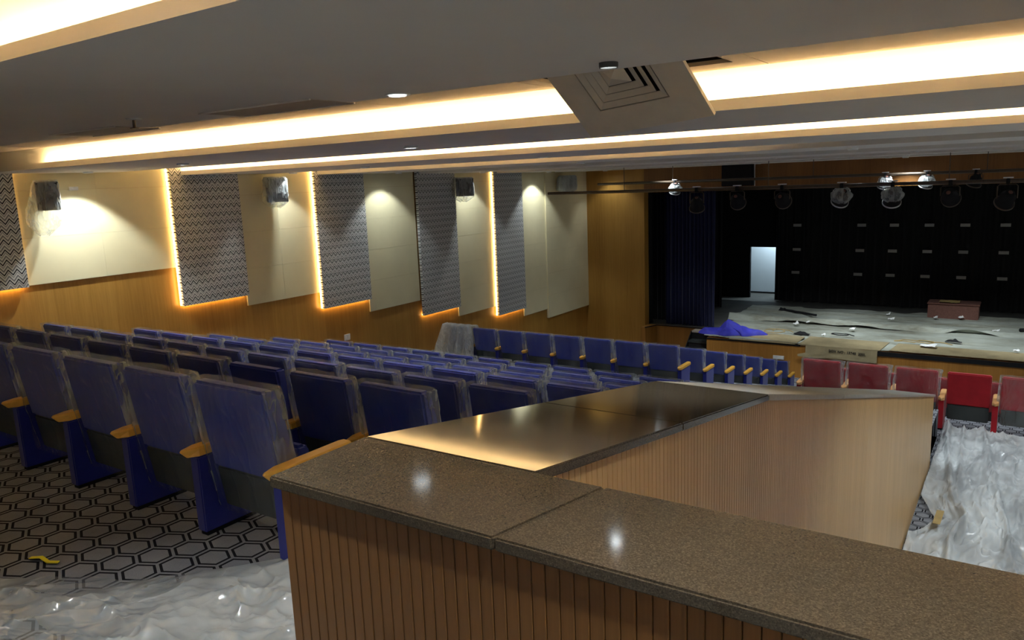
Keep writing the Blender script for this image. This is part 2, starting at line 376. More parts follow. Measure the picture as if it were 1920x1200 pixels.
# zigzag fabric panels with LED edges
PANELS = [(3.45, 4.79, -1.15, 0), (6.94, 8.2, -1.75, 1), (9.8, 11.1, -2.25, 1), (12.65, 14.0, -2.86, 0), (15.5, 16.8, -3.34, 1)]
PL = ['zigzag fabric panel cut by the left edge of the picture', 'widest zigzag fabric panel right of the brightest wall spot', 'zigzag fabric panel third from the left, bright on its left edge',
      'zigzag fabric panel fourth from the left, without a glowing left edge', 'zigzag fabric panel nearest the stage, with the brightest left edge']
for i, (ya, yb, zb, lit) in enumerate(PANELS):
    e = tag(empty('acoustic_panel', (XW, (ya+yb)/2, zb)), PL[i], 'wall panel', 'zigzag wall panels')
    w = (yb-ya)/2
    box((.055, -w+.02, .02), (.12, w-.02, 1.5+(-zb))).build('fabric_panel', 'chevron', e)
    box((.02, -w+.10, .10), (.06, w-.10, 1.4-zb)).build('mounting_frame', 'black', e)
    if lit: box((.042, -w+.002, .03), (.066, -w+.012, 1.4-zb)).build('led_strip', 'led_panel', e)
    box((.02, -w+.05, .022), (.045, w-.05, .034)).build('led_strip', 'led_panel', e)
    if i == 0: box((.02, w-.03, .05), (.045, w-.018, 1.4-zb)).build('led_strip', 'led_panel', e)

# ------------------------------------------------------------------ lamps
def spot(parent, loc, d, w, ang, c, blend=.6, rad=.04):
    l = bpy.data.lights.new('lamp_light', 'SPOT'); l.energy = w; l.spot_size = math.radians(ang); l.spot_blend = blend; l.color = c; l.shadow_soft_size = rad
    o = bpy.data.objects.new('lamp_light', l); col.objects.link(o); o.parent = parent; o.location = loc
    o.rotation_euler = Vector(d).to_track_quat('-Z', 'Y').to_euler(); return o
def downlight(x, y, z, label, w, d=(0,0,-1), ang=110, c=COOL, flush=False, group='recessed downlights', blend=.6, ring='white'):
    e = tag(empty('downlight', (x, y, z)), label, 'lamp', group)
    MB().lathe((0,0,0), [(.045, .0), (.062, -.006), (.066, -.002), (.066, .002)] if flush else [(.046, .0), (.056, -.020), (.062, -.022), (.066, -.014), (.066, .002)], 20).build('trim_ring', ring, e, smooth=True)
    zz = -.008 if flush else -.001
    MB().cyl((0,0), .044, .044, zz-.001, zz, 16).build('lens', 'lampdim' if flush else 'lamp', e)
    spot(e, (0, 0, zz-.012), d, w, ang, c, blend); return e
downlight(-2.74, 3.08, .46, 'lit round downlight at the far edge of the near ceiling band', 2.0, flush=True)
OFFV = 'downlight hidden above the picture, %s'
downlight(1.0, -1.6, .62, OFFV % 'behind the camera to the right', W_SPOT*2.4, d=(0, .45, -1), ang=100)
downlight(-.2, .72, LIPZ[0]+.20, OFFV % 'almost above the camera', W_SPOT*.7)
downlight(-1.95, .72, LIPZ[0]+.20, OFFV % 'behind the camera to the left', W_SPOT*1.25, ang=84)
downlight(-1.47, 2.95, .46, 'dim shielded downlight at the band edge left of the air diffuser', W_SPOT*1.3, ring='greyring').scale = (.6, .6, 1)
for i, (x, y, z) in enumerate([(.5, 8.5, .283), (.9, 5.4, .34), (1.2, 11.2, .25), (-2.0, 11.2, .25), (-1.6, 14.2, .22), (1.4, 14.2, .22)]):
    downlight(x, y, z, ORD[i]+' downlight over the sunken floor right of the parapet', W_SPOT*2.6)
for i, (x, y, z) in enumerate([(-4.6, 5.3, .34), (-8.0, 5.3, .34), (-5.0, 8.2, .283), (-8.0, 8.2, .283), (-6.0, 11.0, .25), (-7.0, 14.0, .22), (-3.8, 14.0, .22)]):
    downlight(x, y, z, ORD[i]+' recessed downlight over the blue seats, counted from the rear', W_SPOT*(1.6 if i < 5 else 2.4))
WL = [(5.50, .34, 2.4), (8.95, .283, .9), (11.6, .25, 1.0), (14.45, .22, 1.0), (17.38, .197, 1.5)]
for i, (y, z, k) in enumerate(WL):
    downlight(XW+.58, y, z, ORD[i]+' wall washing downlight along the left wall, counted from the rear', W_WALL*k, d=(-.22, 0, -1), ang=100, group='wall washers', blend=.35)
for i, (x, y) in enumerate([(-7.3, 17.35), (-2.1, 17.35)]):
    downlight(x, y, .197, ORD[i]+' downlight above the lighting bars', W_SPOT*2.2)
downlight(-2.4, 19.7, .185, 'downlight close to the wooden header above the stage', W_SPOT*2.2, d=(0, .3, -1), ang=90)
downlight(-10.05, YP-.5, .185, 'downlight washing the wooden wall left of the stage', W_WALL*.45, d=(0, .2, -1), ang=100)
for i, x in enumerate([-5.4, -2.6, .2, 3.0]):
    downlight(x, 18.62, .185, ORD[i]+' downlight from the left above the stage apron', W_SPOT*8, d=(0, .72, -1), ang=54)
for i, x in enumerate([-6.0, -3.0, .2]):  # spots added to brighten the oak stage front
    downlight(x, 16.6, .197, ORD[i]+' added downlight from the left brightening the oak stage front', W_SPOT*5, d=(0, .62, -1), ang=42)
for i in range(6):  # unseen lamps added for fill bounced off the right wall
    downlight(8.3, -1+3.6*i, min(.62, [.62, .46, .34, .25, .22, .197][i]), ORD[i]+' added fill downlight, out of view, washing the right wall', W_WALL*5, d=(.25, 0, -1), ang=110, group='wall washers')
for i in range(5):  # unseen lamps added behind the camera for fill off the rear wall
    downlight(-9+3.9*i, -3.3, .62, ORD[i]+' added fill downlight, out of view, washing the rear wall', W_WALL*(.25, .25, .35, 4.0, 5.0)[i], d=(0, -.25, -1), ang=110, group='wall washers')

# ------------------------------------------------------------------ parapet (booth wall) with granite coping
par = tag(empty('parapet', (XO, YN, ROWZ[0])), 'brown slatted parapet wall with brown granite coping in front of the camera', 'parapet')
def P(x, y, z): return (x-XO, y-YN, z-ROWZ[0])
def topz(y): return ZT if y <= YI else (ZT+(ZK-ZT)*(y-YI)/(YK-YI) if y < YK else ZK+(ZE-ZK)*(y-YK)/(YE-YK))
GT = .026
# near core
box(P(XO+.030, YN+.030, -1.62), P(3.6, YI-.02, ZT-GT)).build('near_wall_core', 'slatback', par)
side = [(YN+.03, -6.0), (YE-.01, -6.0), (YE-.01, ZE-GT), (YK, ZK-GT), (YI, ZT-GT), (YN+.03, ZT-GT)]
MB().prism([(a-YN, b-ROWZ[0]) for a, b in side], 'x', .03, XI-XO-.03).build('side_wall_core', 'slatback', par)
sw = .0275
sl = box((0, 0, 0), (sw-.0014, .014, ZT-GT+1.60)).mesh('slat', 'slat', bevel=.0015, seg=1)
n = int((3.5-XO-.02)/sw)
for i in range(n): link('slat', sl, par, P(XO+.016+i*sw, YN+.016, -1.60))
# outer (left) face and inner face of the side wall
cov = box((0, 0, 0), (.014, YI-YN, ZT-GT+1.6))
yy = YN+.03
while yy < 2.2:
    b = yy+sw-.0014
    m = MB().prism([(yy-YN, 0), (b-YN, 0), (b-YN, topz(b)-GT-ROWZ[0]), (yy-YN, topz(yy)-GT-ROWZ[0])], 'x', .016, .030); m.build('slat', 'slat', par); yy += sw
m = MB().prism([(2.2-YN, -2.6), (YE-YN, -2.6), (YE-YN, ZE-GT-ROWZ[0]), (YK-YN, ZK-GT-ROWZ[0]), (2.2-YN, topz(2.2)-GT-ROWZ[0])], 'x', .016, .030); m.build('outer_panel', 'slat', par)
yy = YI+.004; xi = XI-XO
while yy < 5.6:
    b = yy+sw-.003
    m = MB().prism([(yy-YN, PIT_Z-ROWZ[0]), (b-YN, PIT_Z-ROWZ[0]), (b-YN, topz(b)-GT-ROWZ[0]), (yy-YN, topz(yy)-GT-ROWZ[0])], 'x', xi-.030, xi-.016); m.build('slat', 'slatin', par); yy += sw
pw = 1.25; k = 0
while yy < YE-.02:
    b = min(yy+pw, YE); zz = PIT_Z-ROWZ[0]
    m = MB().prism([(yy-YN, zz), (b-YN-.002, zz), (b-YN-.002, topz(b)-GT-ROWZ[0]), (yy-YN, topz(yy)-GT-ROWZ[0])], 'x', xi-.030, xi-.016); m.build('inner_panel', 'slatin', par); yy = b
box(P(XO+.016, YE-.012, PIT_Z), P(XI-.016, YE, ZE-GT)).build('end_panel', 'slatin', par)
box(P(XI-.03, YI-.022, PIT_Z), P(8.95, YI-.008, ZT-GT)).build('pit_back_panel', 'slatin', par)
# coping slabs: mitred corner piece, near run, sloping side run
def slab(poly_xy_z, name='granite_slab', mat='granite'):
    vs = [P(*p) for p in poly_xy_z]; n = len(vs)
    lo = [(x, y, z-GT) for x, y, z in vs]
    m = MB().add(vs+lo, [tuple(range(n)), tuple(range(2*n-1, n-1, -1))]+[(i, (i+1) % n, n+(i+1) % n, n+i) for i in range(n)])
    return m.build(name, mat, par, bevel=.004, seg=2)
XJ, XJ2 = -.655, .62
slab([(XO, YN, ZT), (XJ-.07, YN, ZT), (XJ, YI, ZT), (XI, YI, ZT), (XO, YI, ZT)])
slab([(XJ-.067, YN, ZT), (XJ2, YN, ZT), (XJ2, YI, ZT), (XJ+.003, YI, ZT)])
slab([(XJ2+.003, YN, ZT), (3.6, YN, ZT), (3.6, YI, ZT), (XJ2+.003, YI, ZT)])
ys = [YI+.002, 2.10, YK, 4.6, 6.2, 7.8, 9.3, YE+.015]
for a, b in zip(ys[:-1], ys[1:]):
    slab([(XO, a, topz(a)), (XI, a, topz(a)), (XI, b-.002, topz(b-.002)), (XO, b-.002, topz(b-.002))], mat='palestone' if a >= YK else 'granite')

# ------------------------------------------------------------------ seats
BW = .475                      # back width
def lean(z): return .085*(CH-z)/.58           # how far the rear face runs forward below the top
def rect_ring(x0, x1, y0, y1, z, n=6): return [(x0,y0,z),(x1,y0,z),(x1,y1,z),(x0,y1,z)]
def back_mesh(mat):
    m = MB(); R = []
    for z, t in ((.335, .085), (.45, .105), (.6, .10), (.72, .085), (.76, .070)):
        y = lean(z); R.append([(0, y, z), (BW, y, z), (BW, y+t, z), (0, y+t, z)])
    return m.rings(R).mesh('backrest', mat, bevel=.013, seg=3)
def shell_mesh():
    m = MB(); R = []
    for z, t in ((.13, .03), (.20, .05), (.335, .06)):
        y = lean(z)+.005; R.append([(.012, y, z), (BW-.012, y, z), (BW-.012, y+t, z), (.012, y+t, z)])
    return m.rings(R).mesh('back_shell', 'grey', bevel=.008, seg=2)
def seat_mesh(mat):            # tipped up seat
    m = MB(); R = []
    for z, y, t in ((.20, .17, .07), (.30, .16, .10), (.43, .165, .085), (.465, .18, .05)):
        R.append([(.015, y, z), (BW-.015, y, z), (BW-.015, y+t, z), (.015, y+t, z)])
    return m.rings(R).mesh('seat', mat, bevel=.014, seg=2)
def side_mesh(mat):
    prof = [(.0, .02), (.30, .02), (.36, .12), (.385, .392), (.0, .392)]
    return MB().prism(prof, 'x', -.031, .031).mesh('side_panel', mat, bevel=.006, seg=2)
def foot_mesh(): return box((-.024, .012, 0), (.024, .29, .022)).mesh('foot', 'black')
def arm_mesh(mat):
    pl = [(-.005, -.070), (.005, -.070), (.036, .004), (.036, .385), (.024, .412), (-.024, .412), (-.036, .385), (-.036, .004)]
    n = len(pl); top = [(x*.80, y*.97+.006, .440) for x, y in pl]; mid = [(x, y, .430) for x, y in pl]; lo = [(x, y if y > 0 else y*.55, .396) for x, y in pl]
    return MB().rings([lo, mid, top]).mesh('armrest', mat, bevel=.002, seg=1)
def bag_mesh(seed, mat='bag'):
    rnd = random.Random(seed); R = []; n = 64; o = rnd.uniform(0, 90)
    ear = rnd.uniform(.025, .06); earl = rnd.uniform(.022, .038)
    hs = [.774, .772, .766, .752]+[.735-.0265*i for i in range(24)]
    for j, z in enumerate(hs):
        t = max(0, (.76-z)/.64); ring = []
        hd = (.010, .040, .055, .060)[j] if j < 4 else .062+.006*math.sin(3*t)
        xr = BW+.006+ear*(.35+.65*math.exp(-6*t))+.012*t; xl = -.010-earl*(.5+.5*min(1, t*2.5))
        if j == 0: xl, xr = xl+.03, xr-.02
        cy = lean(z)+.05
        for i in range(n):
            a = 2*math.pi*i/n; ca, sa = math.cos(a), math.sin(a)
            x = (xl+xr)/2+math.copysign(abs(ca)**.45, ca)*(xr-xl)/2; y = cy+math.copysign(abs(sa)**.45, sa)*hd
            sd = min(1, max(0, (x-BW)/.05, -x/.05)); y = cy+(y-cy)*(1-.7*sd)
            s_ = 0 if sa < 0 else 7
            # long falling folds plus small creases, always outward
            f1 = (1-abs(fbm(x*5+.8*t+o, t*1.1, s_+o, 2)))**5; f2 = (1-abs(fbm(x*13-1.5*t+o, t*2.2, s_+o+3, 2)))**6
            out = (.004+.020*t)*f1+(.003+.008*t)*f2+.003
            y += out*(-1 if sa < 0 else 1); x += .014*fbm(z*9+o, i*.35, 3, 2)*sd
            zz = z+(.014*fbm(x*8+o, 5.0, 0, 2) if j > 24 else .006*fbm(x*7+o, 2, 1, 2) if j < 4 else 0)
            if sa < 0: y = min(y, lean(z)-.005)
            ring.append((x, y, zz))
        R.append(ring)
    m = MB().rings(R, False); m.add(R[0], [tuple(range(n))])
    me = m.mesh('plastic_cover', mat, smooth=True); me.materials.append(M['bagloose'])
    for p in me.polygons:
        if p.center.x > BW+.012 or p.center.x < -.012: p.material_index = 1
    return me
SM = {}
for c, mats in {'blue': ('blue', 'bluepanel', 'arm'), 'red': ('red', 'red', 'armred')}.items():
    SM[c] = dict(back=back_mesh(mats[0]), seat=seat_mesh(mats[0]), side=side_mesh(mats[1]), arm=arm_mesh(mats[2]))
SHELL, FOOT = shell_mesh(), foot_mesh(); BAGS = [bag_mesh(s) for s in range(7)]
def seat_thing(x, y, z, c, label, group, bag=True, right=False, sc=1.0, var=0):
    nm = 'auditorium_seat'
    e = tag(empty(nm, (x, y, z)), label, 'seat', group)
    s = SM[c]; parts = []
    parts.append(link('backrest', s['back'], e)); parts.append(link('back_shell', SHELL, e)); parts.append(link('seat', s['seat'], e))
    ends = [(-.05)]+([BW+.055] if right else [])
    for ex in ends:
        sp = link('side_panel', s['side'], e, (ex, -.005, 0)); parts.append(sp)
        link('foot', FOOT, sp)
        parts.append(link('armrest', s['arm'], e, (ex, 0, 0)))
    if bag: parts.append(link('plastic_cover', BAGS[var % 7], e))
    if sc != 1: e.scale = (sc, sc, sc)
    return e
W_ = .585
rowname = ['nearest row', 'second row', 'third row', 'fourth row', 'fifth row', 'sixth row', 'last row before the cross aisle']
for n in range(7):
    for k in range(11):
        if n == 0 and k > 4: continue
        if n == 1 and k > 8: continue
        bare = (n == 1 and k == 2)
        lab = ('bare blue seat with no plastic, in the second row behind the nearest seats' if bare else
               'bagged blue rear seat, %s from the parapet aisle, %s' % (ORD[k], rowname[n]))
        seat_thing(-3.09-k*W_, ROWY[n], ROWZ[n], 'blue', lab, 'blue seats of the rear block', not bare, k == 0, var=random.randrange(7))
for i in range(7):
    for k in range(8):
        lab = 'bagged blue front block seat, %s from the aisle, %s row from the rear' % (ORD[k], ORD[i])
        if i == 0 and k == 7: lab = 'blue seat hidden under a loose milky sheet beside the left wall'
        seat_thing(-4.90-k*.58, FY[i], FZ[i], 'blue', lab, 'blue seats of the front block', not (i == 0 and k == 7), k == 0, var=random.randrange(7))
RS = 1.14
for r in range(2):
    for k in range(5):
        x = -.148-k*.66+(.33 if r else 0); bare = (r == 0 and k == 1)
        lab = ('bare bright red seat with charcoal lower back and no plastic' if bare else
               ('bagged red seat, %s from the right edge, row nearest the parapet' % ORD[k] if r == 0 else 'bagged red seat, %s from the right, row closest to the stage' % ORD[k]))
        seat_thing(x, 12.24+1.06*r, PIT_Z-.36*r, 'red', lab, 'red seats in the centre', not bare, k == 0, RS, var=random.randrange(7))

# ------------------------------------------------------------------ polythene sheets
def crumple(x, y, amp, k, o):
    wx, wy = x+.25*fbm(x*1.3, y*1.3, o+2, 2), y+.25*fbm(x*1.3, y*1.3, o+6, 2)
    a = (1-abs(fbm(wx*k*.5, wy*k*1.5, o, 2)))**7; b = (1-abs(fbm(wx*k*1.1+9, wy*k*2.6, o+4, 2)))**6; c = (1-abs(fbm(wx*k*2.4+3, wy*k*4.5, o+8, 2)))**5
    return amp*(.6*a+.35*b+.16*c)
def sheet_left(u, v):
    # u along the ragged edge (far left -> parapet), v from the edge toward the camera
    ex, ey = -4.3+u*2.75, 1.02+u*1.16*.917+2.2*max(0, min(u, .64)-.46)+.08*fbm(u*5, 2, 1, 3)+.03*math.sin(u*19)
    x = ex+v*.25; y = ey-v*2.2
    rx, ry = x*.83+y*.55, -x*.55+y*.83
    h = (crumple(rx, ry, .060, 2.2, 3)+crumple(rx, ry, .022, 6.0, 11))*min(1, v*9+.1)
    return (x, y, ROWZ[0]+.006+max(0, h))
tag(MB().grid(sheet_left, 300, 230).build('floor_sheet', 'sheet', smooth=True), 'crumpled milky plastic sheet on the carpet below the nearest seats', 'plastic sheet', 'protective sheets')
def sheet_right(u, v):
    x = XI+.005+u*3.6; y = 5.0+v*7.3
    x0 = .20*max(0, 1-abs(y-8.9)/.55) if u < .25 else 0
    fold = .09*max(0, 1-abs(x-XI-.18-.05*math.sin(y*.9)-(11-y)*.055)/.05)+.08*max(0, 1-abs(x-XI-.62-(11-y)*.10)/.06)+.07*max(0, 1-abs(x-XI-.30-(11-y)*.035)/.035)
    h = crumple(y*.5+x*.15, x*1.1, .09, 1.6, 8)+crumple(y*.6, x*1.1, .03, 5.0, 12)
    return (x+x0*(1-u*4 if u < .25 else 0), y, PIT_Z+.008+max(0, h)+fold)
tag(MB().grid(sheet_right, 200, 170).build('floor_sheet', 'sheetpit', smooth=True), 'white plastic sheet over the sunken floor behind the red seats', 'plastic sheet', 'protective sheets')
# milky sheet thrown over the last seat by the wall
def drape(u, v):
    a = -.30+u*1.05; xs = -4.90-7*.58
    top = .80
    if v < .5:
        t = v/.5; y = -.04-.10*(1-t)-.03*math.sin(u*26)*(1-t); z = .06+(top-.06)*t; x = a*(1-.35*t)+.08*t-.06*(1-t)
    else:
        t = (v-.5)/.5; y = -.04+.16*min(1, t*3)+.12*max(0, t-.33); z = top-max(0, t-.33)*.9; x = a*(1-.35*(1-t*.4))+.08*(1-t*.4)
    x += .02*fbm(u*6, v*5, 4, 3); y += .03*fbm(u*9, v*2, 2, 3)
    return (x, y, z)
o = MB().grid(drape, 50, 50).build('plastic_drape', 'drape', loc=(-4.90-7*.58+.02, FY[0], FZ[0]), smooth=True)
tag(o, 'loose milky plastic sheet thrown over the leftmost front block seat', 'plastic sheet')
def strip(name, mat, pts, w, label, cat, th=.002):
    m = MB(); L = []; 
    for i, p in enumerate(pts):
        d = (Vector(pts[min(i+1, len(pts)-1)])-Vector(pts[max(i-1, 0)])); d.z = 0; d.normalize(); q = Vector((-d.y, d.x, 0))*w/2; p = Vector(p)
        L.append([p-q, p+q, p+q+Vector((0,0,th)), p-q+Vector((0,0,th))])
    return tag(m.rings(L).build(name, mat), label, cat)
strip('plastic_strap', 'yellow', [(-3.62, 1.42, ROWZ[0]+.01), (-3.56, 1.44, ROWZ[0]+.02), (-3.50, 1.44, ROWZ[0]+.012), (-3.46, 1.465, ROWZ[0]+.01)], .018, 'short yellow strap lying on the carpet at lower left', 'strap', .004)
strip('tape_piece', 'tape', [(-.58, 8.55, PIT_Z+.13), (-.57, 8.9, PIT_Z+.14)], .07, 'brown tape on the white sheet beside the oak panels', 'tape', .004)

# ------------------------------------------------------------------ ceiling fittings
e = tag(empty('air_diffuser', (0, 0, 0)), 'square beige air diffuser with nested rings hanging under the ceiling', 'air vent')
ctr = Vector((-1.8067, 3.6767, .5164))*.954
U = Vector((.3856, -.0669, .0285)); V = Vector((.0688, .2858, -.26)); h = .3924*.954
U.normalize(); V = (V-U*V.dot(U)).normalized(); NN = U.cross(V)
if NN.dot(-ctr) < 0: NN = -NN
e.location = ctr
def Q(a, b, c): return U*a*h+V*b*h+NN*c
def frustum(r0, c0, r1, c1):
    return [[Q(-r, -r, c), Q(r, -r, c), Q(r, r, c), Q(-r, r, c)] for r, c in ((r0, c0), (r1, c1))]
m = MB(); R = [[Q(-1,-1,0), Q(1,-1,0), Q(1,1,0), Q(-1,1,0)], [Q(-.56,-.56,0), Q(.56,-.56,0), Q(.56,.56,0), Q(-.56,.56,0)], [Q(-.56,-.56,-.05), Q(.56,-.56,-.05), Q(.56,.56,-.05), Q(-.56,.56,-.05)], [Q(-1,-1,-.02), Q(1,-1,-.02), Q(1,1,-.02), Q(-1,1,-.02)], [Q(-1,-1,0), Q(1,-1,0), Q(1,1,0), Q(-1,1,0)]]
m.rings(R, False).build('face_plate', 'metal', e)
for r in (.545, .425, .305):
    m = MB(); R = frustum(r, -.002, r-.085, -.013)+frustum(r-.087, -.016, r-.003, -.007)
    m.rings(R+[R[0]], False).build('louvre_ring', 'metal', e)
m = MB(); m.add([Q(-.185,-.185,-.002), Q(.185,-.185,-.002), Q(.185,.185,-.002), Q(-.185,.185,-.002), Q(0,0,.035)], [(0,1,4),(1,2,4),(2,3,4),(3,0,4),(3,2,1,0)]).build('centre_cone', 'metal', e)
m = MB(); m.add([Q(-.56,-.56,-.05), Q(.56,-.56,-.05), Q(.56,.56,-.05), Q(-.56,.56,-.05), Q(-.56,-.56,-.16), Q(.56,-.56,-.16), Q(.56,.56,-.16), Q(-.56,.56,-.16)], [(0,1,2,3)[::-1],(4,5,6,7),(0,1,5,4),(1,2,6,5),(2,3,7,6),(3,0,4,7)]).build('neck_box', 'darkglass', e)
# sprinkler
e = tag(empty('sprinkler', (-4.536, 2.71, .46)), 'small pendent sprinkler head under the grey ceiling band', 'sprinkler')
MB().lathe((0,0,0), [(.0, 0), (.045, -.001), (.04, -.008), (.012, -.010)], 16).build('escutcheon', 'white', e, smooth=True)
MB().cyl((0,0), .010, .008, -.055, -.008, 10).build('body', 'pipe', e)
MB().cyl((0,0), .026, .026, -.060, -.056, 12).build('deflector', 'pipe', e)
for i, (x, y, z, a, b) in enumerate([(-5.5, 3.05, .459, .42, .16), (-3.6, 3.0, .459, .46, .16)]):
    e = tag(empty('access_hatch', (x, y, z)), ['flat ceiling access hatch below the sprinkler at left', 'flat ceiling access hatch left of the lit downlight'][i], 'hatch', 'ceiling hatches')
    box((-a, -b, -.004), (a, b, 0)).build('hatch_panel', 'recess', e)
    for s in (-1, 1): box((-a-.012, s*b-.006, -.008), (a+.012, s*b+.006, 0)).build('hatch_frame', 'ceiling', e)

# ------------------------------------------------------------------ bagged loudspeakers on the left wall
def wall_speaker(y, z, label, w=.36, hgt=.40, d=.26, bagk=1.0, seed=1, turn=-.35, mat='bagspk'):
    e = tag(empty('wall_speaker', (XW+.11, y, z)), label, 'speaker', 'bagged wall speakers')
    c, s = math.cos(turn), math.sin(turn)
    def T(x, yy, zz):        # cabinet frame: x out from the wall
        x += .12; return (c*x-s*yy, s*x+c*yy, zz)
    R = [[T(0, -w*.38, zz), T(d, -w*.5, zz), T(d, w*.5, zz), T(0, w*.38, zz)] for zz in (-hgt/2, hgt/2)]
    MB().rings(R).build('cabinet', 'black', e, bevel=.008)
    R = [[T(d+.002, -w*.44, zz), T(d+.012, -w*.44, zz), T(d+.012, w*.44, zz), T(d+.002, w*.44, zz)] for zz in (-hgt*.45, hgt*.45)]
    MB().rings(R).build('grille', 'darkglass', e)
    MB().tube([(-.03, 0, 0), (.08, 0, 0), T(.02, 0, 0)], .018).build('bracket', 'black', e)
    rnd = random.Random(seed); R = []; n = 28; o = rnd.uniform(0, 50)
    for j in range(12):
        t = j/11; zz = hgt*.56-(hgt*1.15+.18*bagk)*t; ring = []
        kk = 1.08+.35*bagk*math.sin(math.pi*min(1, t*1.1))*t
        if j == 0: kk = .9
        if t > .85: kk *= 1-(t-.85)*4.5
        for i in range(n):
            a = 2*math.pi*i/n; ca, sa = math.cos(a), math.sin(a)
            x = d*.5+math.copysign(abs(ca)**.5, ca)*(d*.56)*kk; yy = math.copysign(abs(sa)**.5, sa)*w*.54*kk-.06*bagk*t
            q = 1+.10*fbm(a*1.6, t*3+o, 1, 3); ring.append(T(d*.5+(x-d*.5)*q, yy*q, zz+.03*fbm(a*2, o, t, 2)*t))
        R.append(ring)
    m = MB().rings(R, False); m.add(R[0], [tuple(range(n))]); m.build('plastic_cover', mat, e, smooth=True)
wall_speaker(5.14, .04, 'large loudspeaker in a drooping clear bag beside the brightest wall spot', .27, .37, .20, 1.6, 3)
wall_speaker(8.84, .0, 'bagged loudspeaker right of the widest zigzag panel', .34, .40, .22, .3, 4)
wall_speaker(14.12, -.10, 'bagged loudspeaker right of the fourth zigzag panel', .40, .40, .22, .5, 5)
wall_speaker(18.82, -.10, 'fully wrapped loudspeaker nearest the wooden stage wall', .46, .34, .26, .5, 6, mat='drape')
def plate(name, loc, dims, label, cat, mat='white', sock=True):
    e = tag(empty(name, loc), label, cat); a, b, c = dims
    box((-a/2, -b/2, -c/2), (a/2, b/2, c/2)).build('cover_plate', mat, e, bevel=.004)
    return e
e = plate('wall_socket', (XW+.012, 10.43, -2.90), (.024, .15, .12), 'white wall socket on the oak wall under the zigzag panels', 'socket')
for s in (-.035, .035): box((.012, s-.022, -.03), (.017, s+.022, .03)).build('socket_insert', 'paper', e)
e = plate('stage_socket_panel', (-5.02, 19.385, -4.66), (.27, .03, .09), 'long white socket panel on the oak stage front', 'socket')
for s in (-.08, 0, .08): box((s-.03, -.02, -.028), (s+.03, -.014, .028)).build('socket_insert', 'paper', e)
e = plate('wall_sensor', (XW+.05, 5.55, .13), (.03, .12, .05), 'small white sensor on the cream tiles beside the large speaker', 'sensor')
box((.015, -.03, -.012), (.02, .03, .012)).build('sensor_lens', 'paper', e)

# ------------------------------------------------------------------ stage
stg = struct(MB().prism([(-6.9, 19.40), (9, 19.40), (9, 28.5), (-12, 28.5), (-12, 20.63), (XOP, 20.63), (XOP, 20.05), (-8.95, 20.05), (-8.80, 20.52), (-6.9, 20.52)], 'z', -6.2, STAGE).build('stage_floor', 'woodstage'))
# dark nosing along the apron edge
struct(box((-12, 20.6, STAGE-.01), (9, 28.4, STAGE+.004)).build('stage_floor', 'stagetop'))
struct(box((-2.75, 19.375, STAGE-.10), (9, 19.41, STAGE+.004)).build('trim_3', 'black'))
struct(box((-6.9, 19.38, STAGE-.03), (-4.5, 19.41, STAGE+.004)).build('trim_4', 'black'))
struct(MB().prism([(-8.95, 20.035), (-8.79, 20.505), (-6.9, 20.505), (-6.9, 20.53), (-8.81, 20.53), (-8.97, 20.05)], 'z', STAGE-.01, STAGE+.012).build('trim_5', 'black'))
# stage enclosure: black side, back, top; lit passage behind a doorway at the back left
DX0, DX1, DY, DZ = -7.85, -6.985, 26.35, -2.545
struct(box((-12.2, 20.63, -6.2), (-12, 28.8, 1.4)).build('wall_stage_left', 'black'))
struct(box((-12, YP+.28, .9), (9, 28.8, 1.4)).build('wall_stage_top', 'black'))
struct(box((-12, DY, -6), (DX0, DY+.12, .9)).build('wall_stage_back', 'black'))
struct(box((DX1, DY, -6), (9, DY+.12, .9)).build('wall_stage_back', 'black'))
struct(box((DX0, DY, DZ), (DX1, DY+.12, .9)).build('wall_stage_back', 'black'))
struct(box((-9.5, DY+1.1, -5), (-5.5, DY+1.2, 0)).build('wall_passage', 'wallpaint'))
struct(box((-9.5, DY+1.075, STAGE), (-5.5, DY+1.1, STAGE+.06)).build('baseboard_passage', 'black'))
struct(box((-9.6, DY+.12, -5), (-9.5, DY+1.2, 0)).build('wall_passage', 'wallpaint'))
struct(box((-5.5, DY+.12, -5), (-5.4, DY+1.2, 0)).build('wall_passage', 'wallpaint'))
struct(box((-9.6, DY+.12, -1.6), (-5.4, DY+1.2, -1.5)).build('ceiling_passage', 'wallpaint'))
pl = tag(empty('passage_lamp', (-7.0, DY+.55, -1.6)), 'ceiling tube lamp lighting the passage behind the stage door', 'lamp')
box((-.6, -.04, -.05), (.6, .04, 0)).build('lamp_body', 'white', pl)
l = bpy.data.lights.new('lamp_light', 'AREA'); l.shape = 'RECTANGLE'; l.size = 1.1; l.size_y = .07; l.energy = 38; l.color = (.72, .90, 1.0)
lo = bpy.data.objects.new('lamp_light', l); col.objects.link(lo); lo.parent = pl; lo.location = (0, 0, -.06)
# drapes
def drape_mesh(x0, x1, z0, z1, folds, amp, y0=0, seed=0, nz=6, wav=.0, nx=None):
    nx = nx or folds*8
    def fn(u, v):
        x = x0+(x1-x0)*u; z = z0+(z1-z0)*v
        y = y0+amp*math.sin(u*folds*2*math.pi+1.3*fbm(u*7, v*.6, seed, 2))*(1-.2*v)+.3*amp*fbm(u*folds*1.1, v, seed, 2)
        if v == 0: z += wav*fbm(u*9, 3, seed, 2)
        return (x, y, z)
    m = MB().grid(fn, nx, nz); n = len(m.v); f0 = list(m.f)
    m.v += [(x, y+.012, z) for x, y, z in m.v]; m.f += [tuple(i+n for i in reversed(f)) for f in f0]
    return m
o = drape_mesh(-8.62, -7.18, STAGE+.02, .6, 13, .05).build('stage_curtain', 'navy', loc=(0, 20.78, 0), smooth=True); tag(o, 'gathered navy stage curtain hanging at the left of the stage', 'curtain', 'stage drapes')
